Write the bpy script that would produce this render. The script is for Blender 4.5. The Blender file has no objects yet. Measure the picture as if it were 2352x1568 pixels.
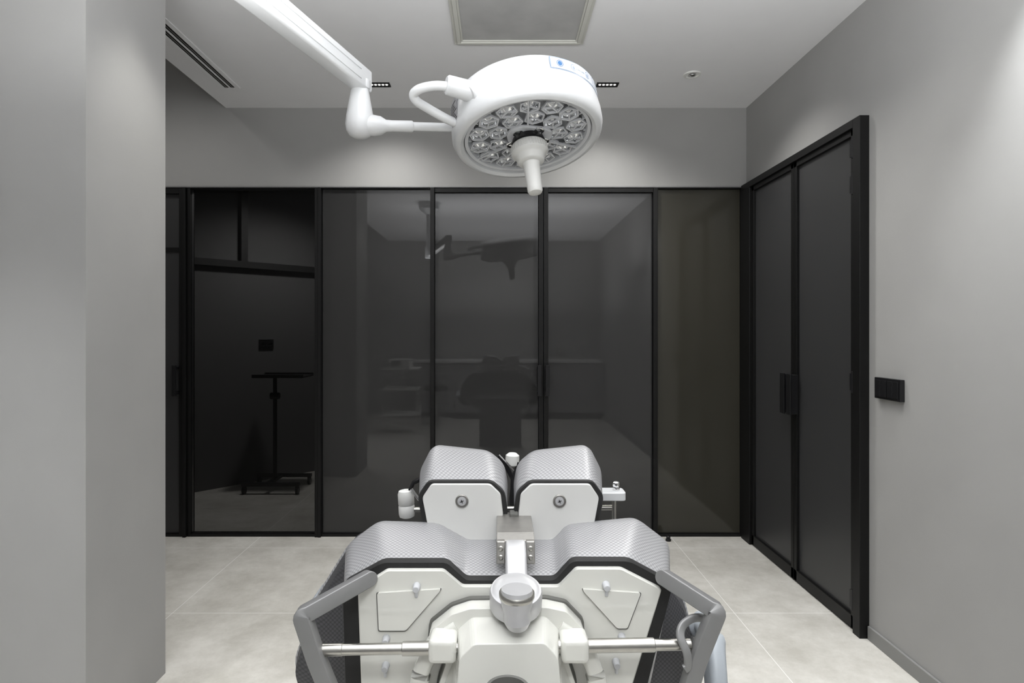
import bpy, math, random
from mathutils import Vector, Matrix
random.seed(3)
scene = bpy.context.scene
scene.view_settings.view_transform = 'Standard'
COL = bpy.context.collection
F = 1373.0
CAMZ = 1.41

def S(u, v, Y):
    """photogrammetric survey: sight line (u,v) met with the vertical plane at depth Y (metres)"""
    return Vector(((u-1145.0)*Y/F, Y, CAMZ-(v-760.0)*Y/F))

# ------------------------------------------------------------ materials
def mat(name, col, rough=0.5, metal=0.0, noise=0.0, nscale=8.0, bump=0.0, bscale=200.0, coat=0.0, emit=None, es=1.0, spec=None):
    m = bpy.data.materials.new(name); m.use_nodes = True
    nt = m.node_tree; b = nt.nodes['Principled BSDF']
    b.inputs['Base Color'].default_value = (*col, 1)
    b.inputs['Roughness'].default_value = rough
    b.inputs['Metallic'].default_value = metal
    if coat: b.inputs['Coat Weight'].default_value = coat
    if spec is not None: b.inputs['Specular IOR Level'].default_value = spec
    if emit:
        b.inputs['Emission Color'].default_value = (*emit, 1)
        b.inputs['Emission Strength'].default_value = es
    tc = nt.nodes.new('ShaderNodeTexCoord')
    if noise > 0:
        n = nt.nodes.new('ShaderNodeTexNoise'); n.inputs['Scale'].default_value = nscale
        n.inputs['Detail'].default_value = 5
        nt.links.new(tc.outputs['Object'], n.inputs['Vector'])
        r = nt.nodes.new('ShaderNodeMapRange')
        r.inputs['From Min'].default_value = 0.3; r.inputs['From Max'].default_value = 0.7
        r.inputs['To Min'].default_value = 1-noise; r.inputs['To Max'].default_value = 1+noise
        nt.links.new(n.outputs['Fac'], r.inputs['Value'])
        mx = nt.nodes.new('ShaderNodeVectorMath'); mx.operation = 'SCALE'
        mx.inputs[0].default_value = col
        nt.links.new(r.outputs[0], mx.inputs['Scale'])
        nt.links.new(mx.outputs[0], b.inputs['Base Color'])
    if bump > 0:
        n2 = nt.nodes.new('ShaderNodeTexNoise'); n2.inputs['Scale'].default_value = bscale
        nt.links.new(tc.outputs['Object'], n2.inputs['Vector'])
        bp = nt.nodes.new('ShaderNodeBump'); bp.inputs['Strength'].default_value = bump
        bp.inputs['Distance'].default_value = 0.002
        nt.links.new(n2.outputs['Fac'], bp.inputs['Height'])
        nt.links.new(bp.outputs[0], b.inputs['Normal'])
    return m

def weave(name, c1, c2, rough, metal, scale=150, mode='top'):
    m = mat(name, c1, rough, metal); nt = m.node_tree; b = nt.nodes['Principled BSDF']
    tc = nt.nodes.new('ShaderNodeTexCoord')
    sp = nt.nodes.new('ShaderNodeSeparateXYZ'); nt.links.new(tc.outputs['Object'], sp.inputs[0])
    cb = nt.nodes.new('ShaderNodeCombineXYZ')
    def M(op, a, b_):
        q = nt.nodes.new('ShaderNodeMath'); q.operation = op
        for i, s in enumerate((a, b_)):
            if isinstance(s, (int, float)): q.inputs[i].default_value = s
            else: nt.links.new(s, q.inputs[i])
        return q.outputs[0]
    if mode == 'top':
        ax = M('ABSOLUTE', M('SUBTRACT', sp.outputs[0], 0.022), 0.0)
        nt.links.new(M('SUBTRACT', ax, M('MULTIPLY', sp.outputs[2], 0.5)), cb.inputs[0])
        nt.links.new(sp.outputs[1], cb.inputs[1])
    else:
        nt.links.new(M('ADD', sp.outputs[0], sp.outputs[1]), cb.inputs[0]); nt.links.new(sp.outputs[2], cb.inputs[1])
    mp = nt.nodes.new('ShaderNodeMapping'); mp.inputs['Rotation'].default_value = (0.0, 0.0, math.radians(45))
    v = nt.nodes.new('ShaderNodeTexVoronoi'); v.voronoi_dimensions = '2D'; v.inputs['Scale'].default_value = scale
    v.inputs['Randomness'].default_value = 0.0
    nt.links.new(cb.outputs[0], mp.inputs['Vector']); nt.links.new(mp.outputs[0], v.inputs['Vector'])
    cr = nt.nodes.new('ShaderNodeValToRGB')
    cr.color_ramp.elements[0].position = 0.2; cr.color_ramp.elements[0].color = (*c1, 1)
    cr.color_ramp.elements[1].position = 0.7; cr.color_ramp.elements[1].color = (*c2, 1)
    nt.links.new(v.outputs['Distance'], cr.inputs[0]); nt.links.new(cr.outputs[0], b.inputs['Base Color'])
    bp = nt.nodes.new('ShaderNodeBump'); bp.invert = True; bp.inputs['Strength'].default_value = 0.25; bp.inputs['Distance'].default_value = 0.0015
    nt.links.new(v.outputs['Distance'], bp.inputs['Height']); nt.links.new(bp.outputs[0], b.inputs['Normal'])
    return m

M_wall = mat('wall_paint', (0.325, 0.323, 0.315), 0.75, noise=0.03, nscale=3, bump=0.08, bscale=60)
M_ceil = mat('ceiling_paint', (0.74, 0.74, 0.75), 0.85, noise=0.01)
M_black = mat('black_metal', (0.0035, 0.0035, 0.0035), 0.5, spec=0.3)
M_black2 = mat('black_plastic', (0.008, 0.008, 0.009), 0.4, spec=0.35)
M_glass = mat('smoked_glass', (0.034, 0.034, 0.034), 0.015, noise=0.03, nscale=1.2, spec=0.48)
M_glassw = mat('smoked_glass_warm_reflection', (0.042, 0.040, 0.032), 0.08, noise=0.05, nscale=1.2, spec=0.4)  # base colour warmed to stand in for a warm reflection
M_frost = mat('frosted_dark_glass', (0.036, 0.036, 0.037), 0.38, noise=0.03, nscale=1, spec=0.4)
M_white = mat('white_enamel', (0.66, 0.67, 0.68), 0.28, noise=0.01, coat=0.3)
M_white2 = mat('white_plastic', (0.68, 0.68, 0.66), 0.4, noise=0.01)
M_cream = mat('cream_gloss_shell', (0.69, 0.69, 0.645), 0.13, noise=0.01, coat=0.6)
M_steel = mat('brushed_steel', (0.50, 0.49, 0.46), 0.28, 1.0, noise=0.05, nscale=60)
M_steeld = mat('satin_steel', (0.36, 0.35, 0.33), 0.42, 0.8, noise=0.05, nscale=60)
M_alu = mat('painted_aluminium', (0.25, 0.25, 0.25), 0.42, 0.35, noise=0.02, nscale=40)
M_alub = mat('bright_satin_aluminium', (0.56, 0.56, 0.57), 0.35, 0.4, noise=0.02, nscale=40)
M_chrome = mat('chrome', (0.75, 0.75, 0.75), 0.08, 1.0)
M_cup = mat('reflector_mirror', (0.88, 0.89, 0.90), 0.10, 1.0)
M_bezel = mat('bezel_grey', (0.56, 0.57, 0.59), 0.4, noise=0.01)
M_silver = weave('silver_woven_vinyl', (0.44, 0.44, 0.45), (0.23, 0.23, 0.235), 0.42, 0.2)
M_dark = weave('charcoal_woven_vinyl', (0.07, 0.07, 0.075), (0.025, 0.025, 0.028), 0.5, 0.0, mode='side')
M_piping = mat('black_rubber_edge', (0.010, 0.010, 0.010), 0.6, bump=0.3, bscale=600)
M_gap = mat('dark_gap_grey', (0.12, 0.12, 0.11), 0.6)
M_blue = mat('blue_print', (0.05, 0.16, 0.36), 0.4)
M_bluel = mat('grey_blue_print', (0.25, 0.32, 0.42), 0.4)
M_label = mat('white_sticker', (0.60, 0.62, 0.65), 0.3)
M_labelg = mat('grey_sticker', (0.30, 0.30, 0.31), 0.4)
M_bluegrey = mat('blue_grey_plastic', (0.36, 0.39, 0.42), 0.35)
M_lens = mat('frosted_panel', (0.40, 0.40, 0.395), 0.35, noise=0.08, nscale=9)
M_trim = mat('hatch_frame_grey', (0.54, 0.54, 0.50), 0.5)
M_led = mat('led_lens', (0.8, 0.8, 0.8), 0.2, emit=(1, 0.97, 0.92), es=1.0)
M_ledoff = mat('led_dome', (0.9, 0.9, 0.9), 0.08, coat=0.8)
M_cab = mat('cabinet_laminate', (0.30, 0.30, 0.31), 0.4)
M_top = mat('worktop_white', (0.7, 0.7, 0.7), 0.3)

# tile floor
M_floor = bpy.data.materials.new('stone_tile'); M_floor.use_nodes = True
nt = M_floor.node_tree; b = nt.nodes['Principled BSDF']
tc = nt.nodes.new('ShaderNodeTexCoord'); sx = nt.nodes.new('ShaderNodeSeparateXYZ')
nt.links.new(tc.outputs['Object'], sx.inputs[0])
def gline(out, off, step):
    a = nt.nodes.new('ShaderNodeMath'); a.operation = 'SUBTRACT'; a.inputs[1].default_value = off
    nt.links.new(out, a.inputs[0])
    d = nt.nodes.new('ShaderNodeMath'); d.operation = 'DIVIDE'; d.inputs[1].default_value = step
    nt.links.new(a.outputs[0], d.inputs[0])
    r = nt.nodes.new('ShaderNodeMath'); r.operation = 'ROUND'; nt.links.new(d.outputs[0], r.inputs[0])
    s = nt.nodes.new('ShaderNodeMath'); s.operation = 'SUBTRACT'
    nt.links.new(d.outputs[0], s.inputs[0]); nt.links.new(r.outputs[0], s.inputs[1])
    ab = nt.nodes.new('ShaderNodeMath'); ab.operation = 'ABSOLUTE'; nt.links.new(s.outputs[0], ab.inputs[0])
    l = nt.nodes.new('ShaderNodeMath'); l.operation = 'LESS_THAN'; l.inputs[1].default_value = 0.0018/step
    nt.links.new(ab.outputs[0], l.inputs[0]); return l
g1 = gline(sx.outputs[0], 1.18, 0.937); g2 = gline(sx.outputs[1], 2.99, 0.90)
gm = nt.nodes.new('ShaderNodeMath'); gm.operation = 'MAXIMUM'
nt.links.new(g1.outputs[0], gm.inputs[0]); nt.links.new(g2.outputs[0], gm.inputs[1])
n = nt.nodes.new('ShaderNodeTexNoise'); n.inputs['Scale'].default_value = 3.2; n.inputs['Detail'].default_value = 12; n.inputs['Roughness'].default_value = 0.75
nt.links.new(tc.outputs['Object'], n.inputs['Vector'])
cr = nt.nodes.new('ShaderNodeValToRGB')
cr.color_ramp.elements[0].position = 0.36; cr.color_ramp.elements[0].color = (0.44, 0.425, 0.385, 1)
cr.color_ramp.elements[1].position = 0.64; cr.color_ramp.elements[1].color = (0.62, 0.605, 0.565, 1)
nt.links.new(n.outputs['Fac'], cr.inputs[0])
mx = nt.nodes.new('ShaderNodeMix'); mx.data_type = 'RGBA'
mx.inputs['B'].default_value = (0.78, 0.77, 0.74, 1)
nt.links.new(gm.outputs[0], mx.inputs['Factor']); nt.links.new(cr.outputs[0], mx.inputs['A'])
nt.links.new(mx.outputs['Result'], b.inputs['Base Color'])
b.inputs['Roughness'].default_value = 0.5

# see-through tinted glass (opens on the adjoining room)
M_tint = bpy.data.materials.new('tinted_clear_glass'); M_tint.use_nodes = True
nt = M_tint.node_tree; nt.nodes.remove(nt.nodes['Principled BSDF'])
out = nt.nodes['Material Output']
tr = nt.nodes.new('ShaderNodeBsdfTransparent'); tr.inputs[0].default_value = (0.5, 0.5, 0.5, 1)
gl = nt.nodes.new('ShaderNodeBsdfGlossy'); gl.inputs['Roughness'].default_value = 0.35
gl.inputs[0].default_value = (0.6, 0.6, 0.6, 1)
fr = nt.nodes.new('ShaderNodeFresnel'); fr.inputs[0].default_value = 1.3
ms = nt.nodes.new('ShaderNodeMixShader')
nt.links.new(fr.outputs[0], ms.inputs[0]); nt.links.new(tr.outputs[0], ms.inputs[1]); nt.links.new(gl.outputs[0], ms.inputs[2])
nt.links.new(ms.outputs[0], out.inputs[0])

# ------------------------------------------------------------ builders
def finish(me, name, mats, parent=None, smooth=False, bevel=0.0, bseg=2, label=None):
    ob = bpy.data.objects.new(name, me); COL.objects.link(ob)
    for m in (mats if isinstance(mats, (list, tuple)) else [mats]): me.materials.append(m)
    me.validate()
    import bmesh
    bm = bmesh.new(); bm.from_mesh(me)
    bmesh.ops.recalc_face_normals(bm, faces=bm.faces); bm.to_mesh(me); bm.free()
    if smooth:
        for p in me.polygons: p.use_smooth = True
        try: me.set_sharp_from_angle(angle=math.radians(38))
        except Exception: pass
    if bevel > 0:
        md = ob.modifiers.new('bevel', 'BEVEL'); md.width = bevel; md.segments = bseg
        md.limit_method = 'ANGLE'; md.angle_limit = math.radians(30)
    if parent is not None:
        ob.parent = parent
        if parent.type == 'EMPTY': ob.matrix_parent_inverse = Matrix.Translation(parent.location).inverted()
    if label: ob['label'] = label
    return ob

def mesh(name, vs, fs, mats, parent=None, **k):
    me = bpy.data.meshes.new(name); me.from_pydata([tuple(v) for v in vs], [], fs)
    return finish(me, name, mats, parent, **k)

class Geo:
    """collects pieces for ONE part mesh, with per-piece material index"""
    def __init__(s): s.v = []; s.f = []; s.m = []
    def add(s, vs, fs, mi=0):
        o = len(s.v); s.v += [tuple(v) for v in vs]
        s.f += [tuple(i+o for i in f) for f in fs]; s.m += [mi]*len(fs)
    def build(s, name, mats, parent=None, **k):
        me = bpy.data.meshes.new(name); me.from_pydata(s.v, [], s.f)
        for p, mi in zip(me.polygons, s.m): p.material_index = mi
        return finish(me, name, mats, parent, **k)

def boxg(x0, x1, y0, y1, z0, z1):
    vs = [(x, y, z) for x in (x0, x1) for y in (y0, y1) for z in (z0, z1)]
    return vs, [(0,1,3,2),(4,6,7,5),(0,4,5,1),(2,3,7,6),(0,2,6,4),(1,5,7,3)]
def box(name, x0, x1, y0, y1, z0, z1, m, parent=None, **k):
    return mesh(name, *boxg(x0, x1, y0, y1, z0, z1), m, parent, **k)

def latheg(profile, mtx=Matrix(), seg=48, cap0=True, cap1=True):
    vs, fs = [], []
    np_ = len(profile)
    for r, z in profile:
        for i in range(seg):
            a = 2*math.pi*i/seg
            vs.append(mtx @ Vector((max(r, 1e-5)*math.cos(a), max(r, 1e-5)*math.sin(a), z)))
    for j in range(np_-1):
        for i in range(seg):
            i2 = (i+1) % seg
            fs.append((j*seg+i, j*seg+i2, (j+1)*seg+i2, (j+1)*seg+i))
    if cap0: fs.append(tuple(range(seg))[::-1])
    if cap1: fs.append(tuple((np_-1)*seg+i for i in range(seg)))
    return vs, fs
def frame(origin, zdir, xhint=Vector((1, 0, 0))):
    z = Vector(zdir).normalized(); x = Vector(xhint); x = (x - z*x.dot(z)).normalized(); y = z.cross(x)
    m = Matrix.Identity(4)
    for i in range(3): m[i][0] = x[i]; m[i][1] = y[i]; m[i][2] = z[i]; m[i][3] = origin[i]
    return m
def cylg(a, b, r, r2=None, seg=24, ch=0.0):
    a, b = Vector(a), Vector(b); L = (b-a).length; r2 = r if r2 is None else r2
    hint = Vector((1, 0, 0)) if abs((b-a).normalized().x) < 0.9 else Vector((0, 1, 0))
    c = ch or min(r, L)*0.12
    return latheg([(r-c, 0), (r, c), (r2, L-c), (r2-c, L)], frame(a, b-a, hint), seg)

def smooth_path(pts, n=8):
    out = []
    P = [pts[0]] + list(pts) + [pts[-1]]
    for i in range(1, len(P)-2):
        p0, p1, p2, p3 = P[i-1], P[i], P[i+1], P[i+2]
        for k in range(n):
            t = k/n
            out.append(0.5*((2*p1)+(p2-p0)*t+(2*p0-5*p1+4*p2-p3)*t*t+(3*p1-p0-3*p2+p3)*t**3))
    out.append(pts[-1]); return out
def round_path(pts, r, n=5):
    out = [pts[0]]
    for i in range(1, len(pts)-1):
        a, b_, c = pts[i-1], pts[i], pts[i+1]
        d1 = (a-b_); d2 = (c-b_); rr = min(r, d1.length*0.45, d2.length*0.45)
        p, q = b_+d1.normalized()*rr, b_+d2.normalized()*rr
        for k in range(n+1):
            t = k/n; out.append(p*(1-t)**2+b_*2*t*(1-t)+q*t*t)
    out.append(pts[-1]); return out
def sweepg(pts, section, up=Vector((0, 0, 1)), scales=None):
    """section: list of 2D points (side, up)"""
    vs, fs = [], []; n = len(section); N = len(pts)
    for i, p in enumerate(pts):
        t = (pts[min(i+1, N-1)]-pts[max(i-1, 0)]).normalized()
        u = up if abs(t.dot(up)) < 0.97 else Vector((0, 1, 0))
        s = t.cross(u).normalized(); w = s.cross(t)
        k = scales[i] if scales else 1.0
        for a, b_ in section: vs.append(p+s*a*k+w*b_*k)
    for i in range(N-1):
        for j in range(n):
            j2 = (j+1) % n
            fs.append((i*n+j, i*n+j2, (i+1)*n+j2, (i+1)*n+j))
    fs.append(tuple(range(n))[::-1]); fs.append(tuple((N-1)*n+j for j in range(n)))
    return vs, fs
def circ(r, n=16): return [(r*math.cos(2*math.pi*i/n), r*math.sin(2*math.pi*i/n)) for i in range(n)]
def rrect(w, h, r=None, n=3):
    r = r if r is not None else min(w, h)*0.25
    out = []
    for cx, cy, a0 in ((w/2-r, h/2-r, 0), (-w/2+r, h/2-r, 90), (-w/2+r, -h/2+r, 180), (w/2-r, -h/2+r, 270)):
        for k in range(n+1):
            a = math.radians(a0+90*k/n); out.append((cx+r*math.cos(a), cy+r*math.sin(a)))
    return out
def rpoly(pts, r, n=4):
    """round the corners of a closed polygon given as Vectors; constant point count"""
    out = []; N = len(pts)
    for i in range(N):
        a, b_, c = pts[i-1], pts[i], pts[(i+1) % N]
        rr = r[i] if isinstance(r, (list, tuple)) else r
        d1 = a-b_; d2 = c-b_; q_ = min(rr, d1.length*0.48, d2.length*0.48)
        p, q = b_+d1.normalized()*q_, b_+d2.normalized()*q_
        for k in range(n+1):
            t = k/n; out.append(p*(1-t)**2+b_*2*t*(1-t)+q*t*t)
    return out
def loftg(rings):
    vs, fs = [], []; n = len(rings[0])
    for R in rings: vs += list(R)
    for i in range(len(rings)-1):
        for j in range(n):
            j2 = (j+1) % n
            fs.append((i*n+j, i*n+j2, (i+1)*n+j2, (i+1)*n+j))
    fs.append(tuple(range(n))[::-1]); fs.append(tuple((len(rings)-1)*n+j for j in range(n)))
    return vs, fs
def plateg(px, Y, depth, r=0.004, n=4):
    """flat plate: outline surveyed on the plane Y, extruded away by depth"""
    P = rpoly([S(u, v, Y) for u, v in px], r, n)
    return loftg([P, [p+Vector((0, depth, 0)) for p in P]])

def empty(name, loc, label=None, cat=None, kind=None):
    e = bpy.data.objects.new(name, None); e.location = loc; COL.objects.link(e); e.empty_display_size = 0.1
    if label: e['label'] = label
    if cat: e['category'] = cat
    if kind: e['kind'] = kind
    return e
def tag(o, label=None, cat=None, kind=None, group=None):
    if label: o['label'] = label
    if cat: o['category'] = cat
    if kind: o['kind'] = kind
    if group: o['group'] = group
    return o
def struct(o, label, cat): return tag(o, label, cat, 'structure')

# ------------------------------------------------------------ room shell
YB = 4.10; XR = 1.70; XL = -3.0; YR = -1.9; ZC = 2.94; ZD = 2.40
struct(box('floor', XL-0.1, XR+0.1, YR-0.1, 7.2, -0.1, 0, M_floor), 'pale beige stone tile floor with thin light joints', 'floor')
g = Geo(); g.add(*boxg(-1.87, XR+0.1, YR-0.1, YB+0.1, ZC, ZC+0.5)); g.add(*boxg(XL-0.1, -1.87, YR-0.1, YB+0.1, 3.35, 3.45))
struct(g.build('ceiling', M_ceil), 'smooth matte white plaster ceiling with dropped edge', 'ceiling')
struct(box('wall_right', XR, XR+0.12, YR, YB+0.1, 0, ZC+0.0, M_wall), 'grey painted wall beside the black doors', 'wall')
struct(box('wall_back', XL, XR, YB, YB+0.12, ZD, 3.35, M_wall), 'grey painted wall band above the smoked glass partition', 'wall')
struct(box('wall_left', XL-0.12, XL, YR, YB+0.1, 0, 3.35, M_wall), 'grey painted side wall', 'wall')
struct(box('wall_rear', XL, XR, YR-0.12, YR, 0, 3.35, M_wall), 'grey painted rear wall behind worktop', 'wall')
struct(box('wall_pillar', XL, -1.374, 1.99, 2.466, 0, 3.35, M_wall), 'grey painted pillar wall with sharp corner', 'wall')
g = Geo(); g.add(*boxg(XR-0.012, XR, YR, 2.735, 0, 0.062))
struct(g.build('baseboard_right', mat('baseboard_grey', (0.22, 0.22, 0.215), 0.5), bevel=0.002), 'low grey skirting board along the wall', 'baseboard')
struct(box('trim_1', XL, XR, YB-0.006, YB+0.02, ZD-0.006, ZD+0.003, M_alu), 'thin grey metal trim above the glass partition', 'trim')
# adjoining dark room beyond the clear panel
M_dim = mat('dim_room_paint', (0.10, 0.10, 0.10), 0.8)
d = Vector((0.80, 0.80, 0)).normalized(); nrm = Vector((0.7071, -0.7071, 0))
A = Vector((-3.6, 4.28, 0)); Bp = Vector((-1.2, 6.68, 0))
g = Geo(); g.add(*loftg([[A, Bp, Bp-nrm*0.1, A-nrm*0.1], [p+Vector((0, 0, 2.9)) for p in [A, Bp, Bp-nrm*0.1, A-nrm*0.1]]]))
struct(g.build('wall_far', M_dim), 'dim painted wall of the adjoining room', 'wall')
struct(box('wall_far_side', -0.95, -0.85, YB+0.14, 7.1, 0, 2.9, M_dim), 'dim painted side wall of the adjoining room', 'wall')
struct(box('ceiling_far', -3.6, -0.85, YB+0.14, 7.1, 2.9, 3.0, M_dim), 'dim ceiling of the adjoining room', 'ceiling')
def on_far(t, z, off=0.0):
    p = A + d*t + nrm*off; return Vector((p.x, p.y, z))
def farplate(t0, t1, z0, z1, th):
    a = [on_far(t0, z0), on_far(t1, z0), on_far(t1, z1), on_far(t0, z1)]
    return loftg([a, [p+nrm*th for p in a]])
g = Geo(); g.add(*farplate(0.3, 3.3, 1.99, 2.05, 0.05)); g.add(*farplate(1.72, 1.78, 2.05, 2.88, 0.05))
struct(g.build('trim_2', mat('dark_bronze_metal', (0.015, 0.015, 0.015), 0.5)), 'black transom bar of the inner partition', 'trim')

# ------------------------------------------------------------ glass partition (back)
def X4(px): return (px-1145)/F*YB
def panel(name, x0, x1, gm, label, cat, frames, handle=None, top=0.012, z1=ZD-0.008):
    e = empty(name, ((X4(x0)+X4(x1))/2, YB+0.03, 0)); struct(e, label, cat)
    box('glass_pane', X4(x0)+0.002, X4(x1)-0.002, YB+0.024, YB+0.036, 0.02, z1-0.002, gm, e)
    g = Geo()
    for a, b_, y0 in frames: g.add(*boxg(X4(a), X4(b_), YB-y0, YB+0.06, 0, z1))
    g.add(*boxg(X4(x0), X4(x1), YB+0.0, YB+0.06, z1-top, z1)); g.add(*boxg(X4(x0), X4(x1), YB+0.0, YB+0.06, 0, 0.018))
    g.build('frame', M_black, e, bevel=0.0015)
    if handle:
        for hx0, hx1 in handle:
            g = Geo(); z0, z1h = 0.967, 1.177
            g.add(*boxg(X4(hx0), X4(hx1), YB-0.045, YB-0.03, z0, z1h))
            g.add(*boxg(X4(hx0), X4(hx1), YB-0.03, YB+0.02, z0+0.01, z0+0.03)); g.add(*boxg(X4(hx0), X4(hx1), YB-0.03, YB+0.02, z1h-0.03, z1h-0.01))
            g.build('handle', M_black2, e, bevel=0.002)
    return e
panel('window_1', 437.5, 724, M_tint, 'tall dark glass panel looking into a dim room', 'glass partition', [(430, 437, 0.0), (724, 731, 0.015)], top=0.006)
panel('window_2', 738.5, 988, M_glass, 'tall smoked reflective glass panel', 'glass partition', [(731.5, 738, 0.02)], top=0.006)
panel('door_1', 998, 1237, M_glass, 'black framed smoked glass door leaf', 'door', [(988.5, 998, 0.012), (1237, 1247.5, 0.012)], [(1234, 1243)], top=0.03)
panel('door_2', 1259, 1500, M_glass, 'black framed smoked glass door leaf', 'door', [(1248.5, 1259, 0.012), (1500, 1510, 0.012)], [(1252, 1261)], top=0.03)
panel('window_3', 1511, 1703, M_glassw, 'tall smoked glass panel with warm reflection painted in', 'glass partition', [(1703, 1715, 0.02)], top=0.006)
panel('door_3', 360, 411, M_frost, 'narrow black framed dark door leaf', 'door', [(411, 419, 0.0), (422, 429, 0.02), (350, 360, 0)], [(402, 411)], top=0.04)
box('rail', X4(360), X4(411), YB+0.015, YB+0.05, 1.955, 1.985, M_black, bpy.data.objects['door_3'])
struct(box('window_4', XL, X4(350), YB+0.02, YB+0.05, 0, ZD, M_glass), 'smoked glass partition panel', 'glass partition')
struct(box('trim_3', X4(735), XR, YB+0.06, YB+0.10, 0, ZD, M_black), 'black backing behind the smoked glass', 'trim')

# ------------------------------------------------------------ door on the right wall
def doorleaf(name, y0, y1, label, handle=None, fr=0.03):
    e = empty(name, (1.68, (y0+y1)/2, 0)); struct(e, label, 'door')
    box('glass_pane', 1.684, 1.696, y0+0.01, y1-0.01, 0.06, 2.35, M_frost, e)
    g = Geo()
    g.add(*boxg(1.668, 1.70, y0, y0+fr, 0.01, 2.36)); g.add(*boxg(1.668, 1.70, y1-fr, y1, 0.01, 2.36))
    g.add(*boxg(1.668, 1.70, y0, y1, 2.33, 2.36)); g.add(*boxg(1.668, 1.70, y0, y1, 0.01, 0.07))
    g.build('frame', M_black, e, bevel=0.0015)
    return e
dl = doorleaf('door_4', 2.80, 3.375, 'black framed frosted dark glass door leaf')
dr = doorleaf('door_5', 3.38, 3.94, 'black framed frosted dark glass door leaf')
for o, ys in ((dr, 3.425), (dl, 3.350)):
    g = Geo(); g.add(*boxg(1.630, 1.670, ys-0.020, ys+0.020, 0.945, 1.165)); g.add(*boxg(1.622, 1.632, ys-0.024, ys+0.024, 0.94, 1.17))
    g.build('handle', M_black2, o, bevel=0.002)
for z in (0.10, 1.12, 2.05, 2.22):
    g = Geo(); g.add(*cylg((1.662, 2.80, z), (1.662, 2.80, z+0.10), 0.009)); g.add(*boxg(1.662, 1.67, 2.78, 2.83, z+0.01, z+0.09))
    g.build('hinge', M_black2, dl, smooth=True)
g = Geo()
g.add(*boxg(1.655, 1.70, 2.74, 2.795, 0, 2.40)); g.add(*boxg(1.655, 1.70, 2.795, YB-0.02, 2.36, 2.40)); g.add(*boxg(1.655, 1.70, 3.945, YB-0.02, 0, 2.36))
g.add(*boxg(1.675, 1.70, 2.795, 3.945, 0.0, 0.009))
struct(g.build('trim_4', M_black, bevel=0.002), 'black metal door frame on the grey wall', 'trim')

# light switch
e = empty('light_switch', (1.70, 2.585, 1.11), 'black double rocker light switch on the grey wall', 'light switch')
box('plate', 1.680, 1.6995, 2.50, 2.672, 1.112, 1.205, M_black2, e, bevel=0.002)
for k in range(2):
    y = 2.512+k*0.077
    for q in range(2): box('rocker', 1.676, 1.680, y+q*0.036, y+q*0.036+0.034, 1.122, 1.195, M_black2, e, bevel=0.0015)
# sockets in adjoining room
for t, z in ((0.62, 0.35), (1.9, 1.24)):
    g = Geo(); g.add(*farplate(t, t+0.14, z, z+0.09, 0.012))
    for q in (0.035, 0.105):
        g.add(*latheg([(0.026, 0), (0.026, 0.004), (0.018, 0.004), (0.016, 0.0)], frame(on_far(t+q, z+0.045, 0.012), nrm), 20))
    tag(g.build('wall_socket', M_black2, bevel=0.001), 'black double wall socket in the dim adjoining room', 'wall socket', group='wall sockets in adjoining room')

# ------------------------------------------------------------ ceiling fittings
e = empty('linear_air_vent', (-1.68, 3.2, ZC), 'white two-slot linear air vent in the ceiling', 'air vent')
g = Geo()
x0, x1, y0, y1 = -1.735, -1.625, 2.0, 3.75
for a, b_ in ((x0, x0+0.018), (x0+0.046, x0+0.056), (x1-0.026, x1)): g.add(*boxg(a, b_, y0, y1, ZC-0.006, ZC))
g.add(*boxg(x0, x1, y1, y1+0.015, ZC-0.006, ZC))
g.build('frame', M_ceil, e)
box('slot', x0+0.018, x0+0.046, y0, y1, ZC-0.003, ZC-0.001, M_black, e); box('slot', x0+0.056, x1-0.026, y0, y1, ZC-0.003, ZC-0.001, M_black, e)
g = Geo()
for c in (x0+0.032, x0+0.07): g.add(*boxg(c-0.002, c+0.002, y0, y1, ZC-0.006, ZC-0.003))
g.build('louvre', M_steeld, e)

e = empty('ceiling_hatch', (0.108, 2.83, ZC), 'square grey framed ceiling access hatch with frosted panel', 'ceiling hatch')
g = Geo(); x0, x1, y0, y1 = -0.232, 0.448, 2.49, 3.17
def ring(g, x0, x1, y0, y1, w, z0, z1):
    g.add(*boxg(x0, x1, y0, y0+w, z0, z1)); g.add(*boxg(x0, x1, y1-w, y1, z0, z1)); g.add(*boxg(x0, x0+w, y0+w, y1-w, z0, z1)); g.add(*boxg(x1-w, x1, y0+w, y1-w, z0, z1))
ring(g, x0, x1, y0, y1, 0.016, ZC-0.012, ZC); ring(g, x0+0.016, x1-0.016, y0+0.016, y1-0.016, 0.02, ZC-0.022, ZC)
ring(g, x0+0.036, x1-0.036, y0+0.036, y1-0.036, 0.01, ZC-0.016, ZC)
g.build('frame', M_trim, e, bevel=0.002)
box('panel', x0+0.046, x1-0.046, y0+0.046, y1-0.046, ZC-0.01, ZC-0.002, M_lens, e)

for cx in (-0.74, 0.675):
    e = empty('recessed_downlight', (cx, 3.71, ZC), 'slim black rectangular downlight with row of leds', 'downlight'); e['group'] = 'slim black ceiling downlights'
    g = Geo(); ring(g, cx-0.068, cx+0.068, 3.68, 3.74, 0.006, ZC-0.006, ZC); g.add(*boxg(cx-0.062, cx+0.062, 3.686, 3.734, ZC-0.002, ZC-0.0005))
    g.build('bezel', M_black, e)
    g = Geo()
    for k in range(5): g.add(*latheg([(0.009, 0), (0.007, -0.003), (0.0, -0.004)], Matrix.Translation((cx-0.046+k*0.023, 3.71, ZC-0.002)), 16))
    g.build('led_lens', M_led, e, smooth=True)
e = empty('round_spotlight', (1.155, 3.565, ZC), 'small round white recessed spotlight in the ceiling', 'spotlight')
g = Geo(); g.add(*latheg([(0.052, 0), (0.050, -0.006), (0.038, -0.007), (0.036, -0.001)], Matrix.Translation((1.155, 3.565, ZC)), 40)); g.build('trim_ring', M_white2, e, smooth=True)
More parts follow.
